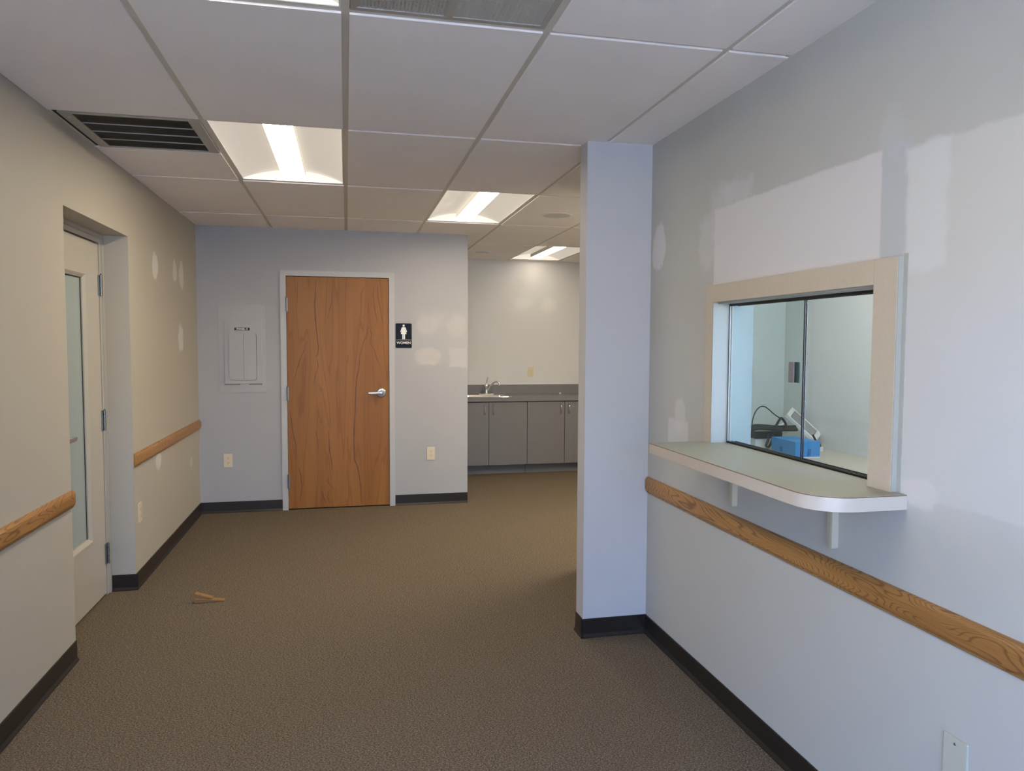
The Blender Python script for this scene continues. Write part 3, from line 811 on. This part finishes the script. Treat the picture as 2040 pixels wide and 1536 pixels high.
# exhaust grille in the left column
gx0, gx1, gy0_, gy1_ = XL+.030, GX0-GS-.014, GY0+2*GS+.014, GY0+3*GS-.030
eg = empty('exhaust_grille', ((gx0+gx1)/2, (gy0_+gy1_)/2, ZC), 'rectangular metal exhaust grille with dark louvres in the ceiling beside the left wall', 'vent')
def EG(mb, name, mat, **k):
    o = mb.build(name, mat, None, origin=eg.location[:], **k); o.parent = eg; o.location = (0, 0, 0); return o
b = MB(); bx, by = .048, .020
b.box((gx0, gy0_, ZC-.006), (gx0+bx, gy1_, ZC+.004)); b.box((gx1-bx, gy0_, ZC-.006), (gx1, gy1_, ZC+.004))
b.box((gx0+bx, gy0_, ZC-.006), (gx1-bx, gy0_+by, ZC+.004)); b.box((gx0+bx, gy1_-by, ZC-.006), (gx1-bx, gy1_, ZC+.004))
EG(b, 'grille_frame', m_vent)
iy0, iy1 = gy0_+by, gy1_-by; pitch = (iy1-iy0)/4
b = MB()
for k in range(1, 4): b.box((gx0+bx, iy0+pitch*k-.0035, ZC-.006), (gx1-bx, iy0+pitch*k+.0035, ZC+.004))
EG(b, 'divider_bars', m_vent)
b = MB()
nf = 76; wx = (gx1-gx0-2*bx)
for k in range(nf):
    x = gx0+bx+wx*(k+.5)/nf
    b.prism([(x-.0008, iy0, ZC-.004), (x+.0008, iy0, ZC-.004), (x+.0035, iy0, ZC+.006), (x+.0019, iy0, ZC+.006)], (0, iy1-iy0, 0))
EG(b, 'louvre_fins', m_mesh)
b = MB(); b.box((gx0-.020, gy0_-.002, ZC+.008), (gx1, gy1_, ZC+.012)); EG(b, 'duct_shade_sheet', m_dark)  # black sheet painted in for the shade above the louvres
b = MB(); b.box((XL+.012, gy0_-.004, ZC-.001), (gx0, gy1_, ZC+.006)); EG(b, 'painted_shade', m_dark)  # black strip painted in for the shade between grille and wall
for y in (iy0+.05, iy1-.06):
    b = MB(); b.lathe([(.006, 0), (.004, .003)], (gx0+bx*.55, y, ZC-.006), (0, 0, -1), 12); EG(b, 'screw', m_steel)

# air return grille: dark perforated half, pale perforated half
ax0, ax1, ay0, ay1 = GX0+.014, GX0+GS-.014, GY0-GS, GY0-.014
ag = empty('return_air_grille', ((ax0+ax1)/2, (ay0+ay1)/2, ZC), 'perforated air grille, half dark and half pale, cut off at the top of the photo', 'vent')
def AG(mb, name, mat, **k):
    o = mb.build(name, mat, None, origin=ag.location[:], **k); o.parent = ag; o.location = (0, 0, 0); return o
xm0, xm1 = ax0+.272, ax0+.296
b = MB(); f = .018
b.box((ax0, ay0-GS, ZC-.004), (ax0+f, ay1, ZC+.006)); b.box((ax1-f, ay0-GS, ZC-.004), (ax1, ay1, ZC+.006)); b.box((ax0+f, ay1-f, ZC-.004), (ax1-f, ay1, ZC+.006))
b.box((ax0+f, ay0-GS, ZC-.004), (ax1-f, ay0-.2, ZC+.006)); b.box((xm0, ay0-.2, ZC-.004), (xm1, ay1-f, ZC+.006))
AG(b, 'grille_frame', m_vent)
def egg(x0, x1, y0, y1, pitch, t, z0, z1):
    b = MB(); k = x0
    while k < x1: b.box((k, y0, z0), (k+t, y1, z1)); k += pitch
    k = y0
    while k < y1: b.box((x0, k, z0+.0004), (x1, k+t, z1-.0004)); k += pitch
    return b
AG(egg(ax0+f, xm0, ay0-.2, ay1-f, .0105, .0060, ZC-.001, ZC+.003), 'perforated_core', m_vent)
b = MB(); b.box((ax0+f, ay0-.2, ZC+.010), (xm0, ay1-f, ZC+.013)); AG(b, 'dark_backing', m_mesh)
AG(egg(xm1, ax1-f, ay0-.2, ay1-f, .0120, .0085, ZC-.001, ZC+.0015), 'pale_perforated_panel', m_perf)
b = MB(); b.box((xm1, ay0-.2, ZC+.002), (ax1-f, ay1-f, ZC+.005)); b.box((xm1+.135, ay0-.2, ZC-.0022), (xm1+.141, ay1-f, ZC)); AG(b, 'pale_backing', m_perf)

def speaker(x, y, r, label):
    root = empty('ceiling_speaker', (x, y, ZC-.007), label, 'ceiling speaker', 'round ceiling speakers')
    b = MB(); b.lathe([(r, 0), (r, -.003), (r*.95, -.006), (r*.86, -.005), (r*.85, -.001)], (0, 0, 0), seg=48, cap=False); b.build('trim_ring', m_spk, root, smooth=True)
    b = MB(); b.lathe([(r*.86, -.0005), (r*.86, -.0035), (r*.5, -.0045), (.001, -.005)], (0, 0, 0), seg=48); b.build('speaker_cover', m_spk2, root, smooth=True)
speaker(1.546, 5.382, .117, 'larger round ceiling speaker cover, nearer the white wall end')
speaker(1.405, 7.70, .090, 'smaller round ceiling speaker cover close to the kitchenette wall')

# ================================================================ KITCHENETTE
KF = 7.875    # cabinet front
def cabinet(x0, x1, xs, label):
    root = empty('base_cabinet', ((x0+x1)/2, KF, 0), label, 'cabinet', 'kitchenette base cabinets'); o_ = root.location[:]
    def P(mb, nm, m, parent=None, **k):
        o = mb.build(nm, m, None, origin=o_, **k); o.parent = parent or root; o.location = (0, 0, 0); return o
    b = MB(); b.box((x0, KF+.021, .105), (x0+.018, YK-.002, .803)); b.box((x1-.018, KF+.021, .105), (x1, YK-.002, .803)); b.box((x0+.018, KF+.021, .105), (x1-.018, YK-.002, .123)); b.box((x0+.018, YK-.014, .123), (x1-.018, YK-.002, .803)); b.box((x0+.018, KF+.021, .765), (x1-.018, KF+.040, .803)); b.box((xs-.012, KF+.021, .123), (xs+.012, KF+.04, .765)); P(b, 'cabinet_body', m_dark)  # carcass coloured black to paint the shade between the doors
    b = MB(); b.box((x0+.002, KF+.085, .0), (x1-.006, KF+.10, .104)); b.box((x0, KF+.1005, 0), (x1, YK-.002, .104)); P(b, 'toe_kick', m_kick)
    for k, (a, c_) in enumerate(((x0+.0025, xs-.0025), (xs+.0025, x1-.0025))):
        b = MB(); b.box((a, KF, .108), (c_, KF+.019, .800), .001); dr = P(b, 'cabinet_door', m_gray)
        hx_ = xs-.044 if k == 0 else xs+.050
        b = MB(); pts = []
        for t in range(13):
            a_ = PI*t/12; pts.append((hx_, KF-.001-.026*math.sin(a_)**.6, .717+.050*math.cos(a_)))
        b.tube(pts, [.0065]+[.0042]*11+[.0065], 8); P(b, 'handle', m_chrome, dr, smooth=True)
cabinet(1.085, 1.9435, 1.512, 'grey two-door base cabinet under the kitchenette sink')
cabinet(1.9445, 2.803, 2.374, 'grey two-door base cabinet to the right of the sink cabinet')
cabinet(2.804, 3.44, 3.12, 'grey two-door base cabinet at the right end of the kitchenette, behind the wall end')
sx0, sx1, sy0_, sy1_ = 1.25, 1.795, 7.925, 8.345
CT = .854
b = MB()
for (p, q_) in (((1.066, KF-.022, CT-.045), (sx0+.02, YK, CT)), ((sx1-.02, KF-.022, CT-.045), (XE-.002, YK, CT)), ((sx0+.02, KF-.022, CT-.045), (sx1-.02, sy0_+.02, CT)), ((sx0+.02, sy1_-.02, CT-.045), (sx1-.02, YK, CT))): b.box(p, q_)
ct = b.build('worktop', m_ctop, None, origin=(2.2, KF, CT))
tag(ct, 'grey laminate worktop with a backsplash over the kitchenette cabinets', 'countertop')
b = MB(); b.box((1.066, YK-.020, CT), (XE-.002, YK, .962), .002); bs = b.build('backsplash', m_ctop, None, origin=(2.2, KF, CT)); bs.parent = ct; bs.location = (0, 0, 0)
# sink
sk = empty('kitchen_sink', ((sx0+sx1)/2, (sy0_+sy1_)/2, CT), 'stainless steel drop-in sink set in the grey worktop', 'sink')
b = MB(); cx, cy = 0, 0; hw, hh = (sx1-sx0)/2, (sy1_-sy0_)/2
def rr(hw, hh, r, z, dy=0, seg=6):
    out = []
    for (sx, sy, a0) in ((1, 1, 0), (-1, 1, 90), (-1, -1, 180), (1, -1, 270)):
        for k in range(seg+1):
            a = math.radians(a0+90*k/seg); out.append((sx*(hw-r)+r*math.cos(a), dy+sy*(hh-r)+r*math.sin(a), z))
    return out
b.loft([rr(hw, hh, .05, .0005), rr(hw-.003, hh-.003, .05, .004), rr(hw-.018, hh-.018, .05, .005), rr(hw-.034, hh-.055, .06, .003, -.025), rr(hw-.040, hh-.060, .06, -.01, -.025), rr(hw-.055, hh-.075, .06, -.15, -.025), rr(.03, .03, .02, -.16, -.025)], cap=False)
b.build('sink_bowl', m_chrome, sk, smooth=True)
b = MB(); b.lathe([(.035, -.158), (.03, -.156), (.01, -.158)], (0, -.025, 0)); b.build('drain', m_steel, sk)
# faucet
fc = empty('faucet', (1.565, 8.315, CT+.004), 'chrome single lever faucet with a curved spout behind the sink', 'faucet')
b = MB(); b.rrect((0, 0, 0), .10, .024, .022, (1, 0, 0), (0, 1, 0), (0, 0, .008), bev=.003); b.build('deck_plate', m_chrome, fc, smooth=True)
b = MB(); b.lathe([(.027, .008), (.022, .016), (.019, .03), (.0185, .085), (.021, .092), (.021, .10), (.014, .118), (.006, .126)], (0, 0, 0), seg=24); b.build('faucet_body', m_chrome, fc, smooth=True)
b = MB(); b.tube([(.010, 0, .035), (.035, -.015, .075), (.062, -.03, .115), (.085, -.042, .138), (.108, -.052, .146), (.128, -.062, .140), (.140, -.068, .122), (.141, -.069, .108)], [.012, .0115, .011, .0105, .010, .010, .011, .0115], 14, sub=4); b.build('spout', m_chrome, fc, smooth=True)
b = MB(); b.tube([(0, 0, .118), (.004, -.002, .145), (.012, -.006, .178), (.016, -.008, .196)], [.0075, .006, .0075, .009], 12); b.build('lever', m_chrome, fc, smooth=True)
b = MB(); b.lathe([(.012, 0), (.012, .007), (.009, .010)], (0, 0, 0), seg=20); o = b.build('plastic_cap', m_pwhite, None, smooth=True); o.location = (2.46, 8.36, CT)
tag(o, 'tiny white cap lying on the grey worktop near the backsplash', 'cap')

# ================================================================ THINGS ON THE OFFICE DESK
DZK = .82
b = MB(); b.box((XW+.28, 1.2, DZK-.04), (OX-.001, OY-.001, DZK), .002); dk = b.build('office_desk', m_desk, None, origin=(OX, 3.5, 0))
tag(dk, 'pale laminate desk seen through the service window', 'desk')
for (x, y) in ((XW+.32, 1.25), (OX-.07, 1.25), (XW+.32, OY-.07), (OX-.07, OY-.07)):
    b = MB(); b.box((x, y, 0), (x+.045, y+.045, DZK-.04)); l = b.build('leg', m_desk, None, origin=(OX, 3.5, 0)); l.parent = dk; l.location = (0, 0, 0)
# blue box
bb = empty('cardboard_box', (2.408, 3.594, DZK), 'small bright blue box on the desk behind the sliding glass', 'box')
b = MB(); b.box((0, 0, .004), (.155, .235, .090), .001); b.build('box_body', m_blue, bb)
b = MB(); b.box((-.001, -.001, 0), (.157, .237, .0045)); b.build('box_base', m_pwhite, bb)
b = MB(); b.prism([(.072, -.0006, .008), (.094, -.0006, .008), (.100, -.0006, .046), (.080, -.0006, .050)], (0, .0005, 0)); b.build('tape_strip', m_blue2, bb)
b = MB(); b.prism([(-.0006, .12, .02), (-.0006, .15, .02), (-.0006, .15, .048), (-.0006, .12, .044)], (.0005, 0, 0)); b.build('tape_strip', m_blue2, bb)
# tilted tablet terminal
P0 = Vector((2.585, 3.95, 1.025)); d1v = Vector((.14, -.09, -.154)); d2v = Vector((.11, .09, .022))
e1 = d1v.normalized(); e3 = d1v.cross(d2v).normalized(); e2 = e3.cross(e1)
tb = empty('tablet_terminal', tuple(P0+d1v), 'white tilted tablet terminal leaning behind the blue box', 'tablet')
def T(a, c_, d): return tuple(P0+e1*a+e2*c_+e3*d - (P0+d1v))
L1_, W1_ = .228, .145
def slab(mb, a0, a1, c0, c1, d0, d1_): 
    pts = [T(a0, c0, d0), T(a1, c0, d0), T(a1, c1, d0), T(a0, c1, d0)]
    mb.prism(pts, e3*(d1_-d0)); return mb
b = MB(); slab(b, 0, L1_, 0, W1_, -.020, 0); b.build('tablet_body', m_pwhite, tb)
b = MB(); slab(b, .028, L1_-.034, .018, W1_-.022, .0002, .0010); b.build('tablet_screen', m_screen, tb)
b = MB(); slab(b, .024, L1_-.030, .014, W1_-.018, .0000, .0004); b.build('screen_bezel', m_hinge, tb)
base_pt = lambda x, y, z: (x-(P0+d1v).x, y-(P0+d1v).y, z-(P0+d1v).z)
b = MB(); b.tube([T(.045, .05, -.020), base_pt(2.50, 3.98, .93), base_pt(2.49, 3.99, DZK+.004)], .005, 8); b.tube([T(.045, .10, -.020), base_pt(2.60, 4.07, .93), base_pt(2.59, 4.08, DZK+.004)], .005, 8); b.tube([T(.205, .05, -.018), base_pt(2.71, 3.93, DZK+.004)], .006, 8)
b.build('tablet_stand', m_pwhite, tb)
# adapter with cable bundle
def opx(u, v_, y):
    """unit-free helper kept as plain numbers below"""
pb = empty('power_adapter', (2.40, 3.915, DZK), 'black power adapter block beside a bundle of dark cables behind the blue box', 'adapter')
b = MB(); b.box((-.055, -.02, .070), (.085, .04, .114), .004); b.box((.085, -.015, .072), (.125, .035, .118), .004); b.build('adapter_block', m_black, pb)
b = MB(); b.box((-.05, -.01, .0), (.02, .04, .070), .003); b.build('adapter_foot', m_pwhite, pb)
b = MB()
for dz, dy in ((.0, 0), (.012, .01)): b.tube([(.125, -.01, .085+dz), (.14, -.01, .088+dz), (.155, -.01, .092+dz)], .0028, 6)
b.build('plug_pins', m_steel, pb)
cb = empty('cable_bundle', (2.30, 3.84, .98), 'thick bundle of black cables looping above the power adapter', 'cable')
k_ = lambda L: [(x*1.03-2.30, .045+random.uniform(-.006, .006), z-.98) for x, z in L]
zz_ = lambda z: 1.4466-(1.4466-z)*1.03
kk = lambda L: [(x*1.03-2.30, .02, zz_(z)-.98) for x, z in L]
b = MB()
for off in (-.010, 0, .010):
    L = [(2.10, .93), (2.16, .945), (2.20, .962), (2.26, .977), (2.32, .975), (2.38, .969), (2.44, .966), (2.52, .966)]
    b.tube([(x*1.03-2.30, .03+off, zz_(z+off*.8)-.98) for x, z in L], .0085, 8, sub=4)
b.build('cable_strands', m_cable, cb, smooth=True)
b = MB(); b.tube(kk([(2.232, .96), (2.232, .99), (2.238, 1.03), (2.255, 1.07), (2.280, 1.092), (2.305, 1.095), (2.335, 1.078), (2.370, 1.050), (2.410, 1.025)]), .0035, 8, sub=5); b.build('cable_loop', m_cable, cb, smooth=True)
b = MB(); b.tube(kk([(2.365, .95), (2.385, .985), (2.412, 1.025), (2.430, 1.015), (2.447, .985), (2.430, .955)]), .0075, 8, sub=4)
b.tube(kk([(2.34, .935), (2.335, .90), (2.325, .872), (2.338, .862), (2.352, .88), (2.372, .93)]), .0075, 8, sub=4); b.build('cable_fold', m_cable, cb, smooth=True)
# plug beside the box
pg = empty('usb_plug', (2.695, 3.80, DZK), 'black cable plugged into a small white adapter right of the blue box', 'plug')
b = MB(); b.box((-.022, -.02, 0), (.022, .02, .028), .003); b.build('adapter_cube', m_pwhite, pg)
b = MB(); b.tube([(.006, 0, .026), (.004, 0, .042), (-.012, .004, .062), (-.030, .01, .098)], [.014, .013, .007, .005], 10); b.build('cable_plug', m_cable, pg, smooth=True)

# ================================================================ DOOR WEDGES ON THE CARPET
def wedge(name, L, W, H, loc, rz, tilt, label, hole):
    root = empty(name, loc, label, 'door wedge')
    root.rotation_euler = (0, tilt, rz)
    b = MB(); b.prism([(0, -W/2, 0), (L, -W/2, 0), (L, -W/2, .005), (0, -W/2, H)], (0, W, 0), .0015); b.build('wedge_body', m_raw, root)
    if hole:
        b = MB(); b.lathe([(.003, 0), (.003, .0006)], (L*.93, 0, .0085), (0, 0, 1), 10); b.build('nail_hole', m_black, root)
    return root
wedge('door_wedge', .155, .042, .026, (-.832, 4.305, .001), .03, 0, 'long thin wooden door wedge lying flat on the carpet', True)
wedge('door_wedge', .095, .042, .022, (-.833, 4.322, .0275), -.06, .13, 'short wooden door wedge lying on the thick end of the long wedge', False)
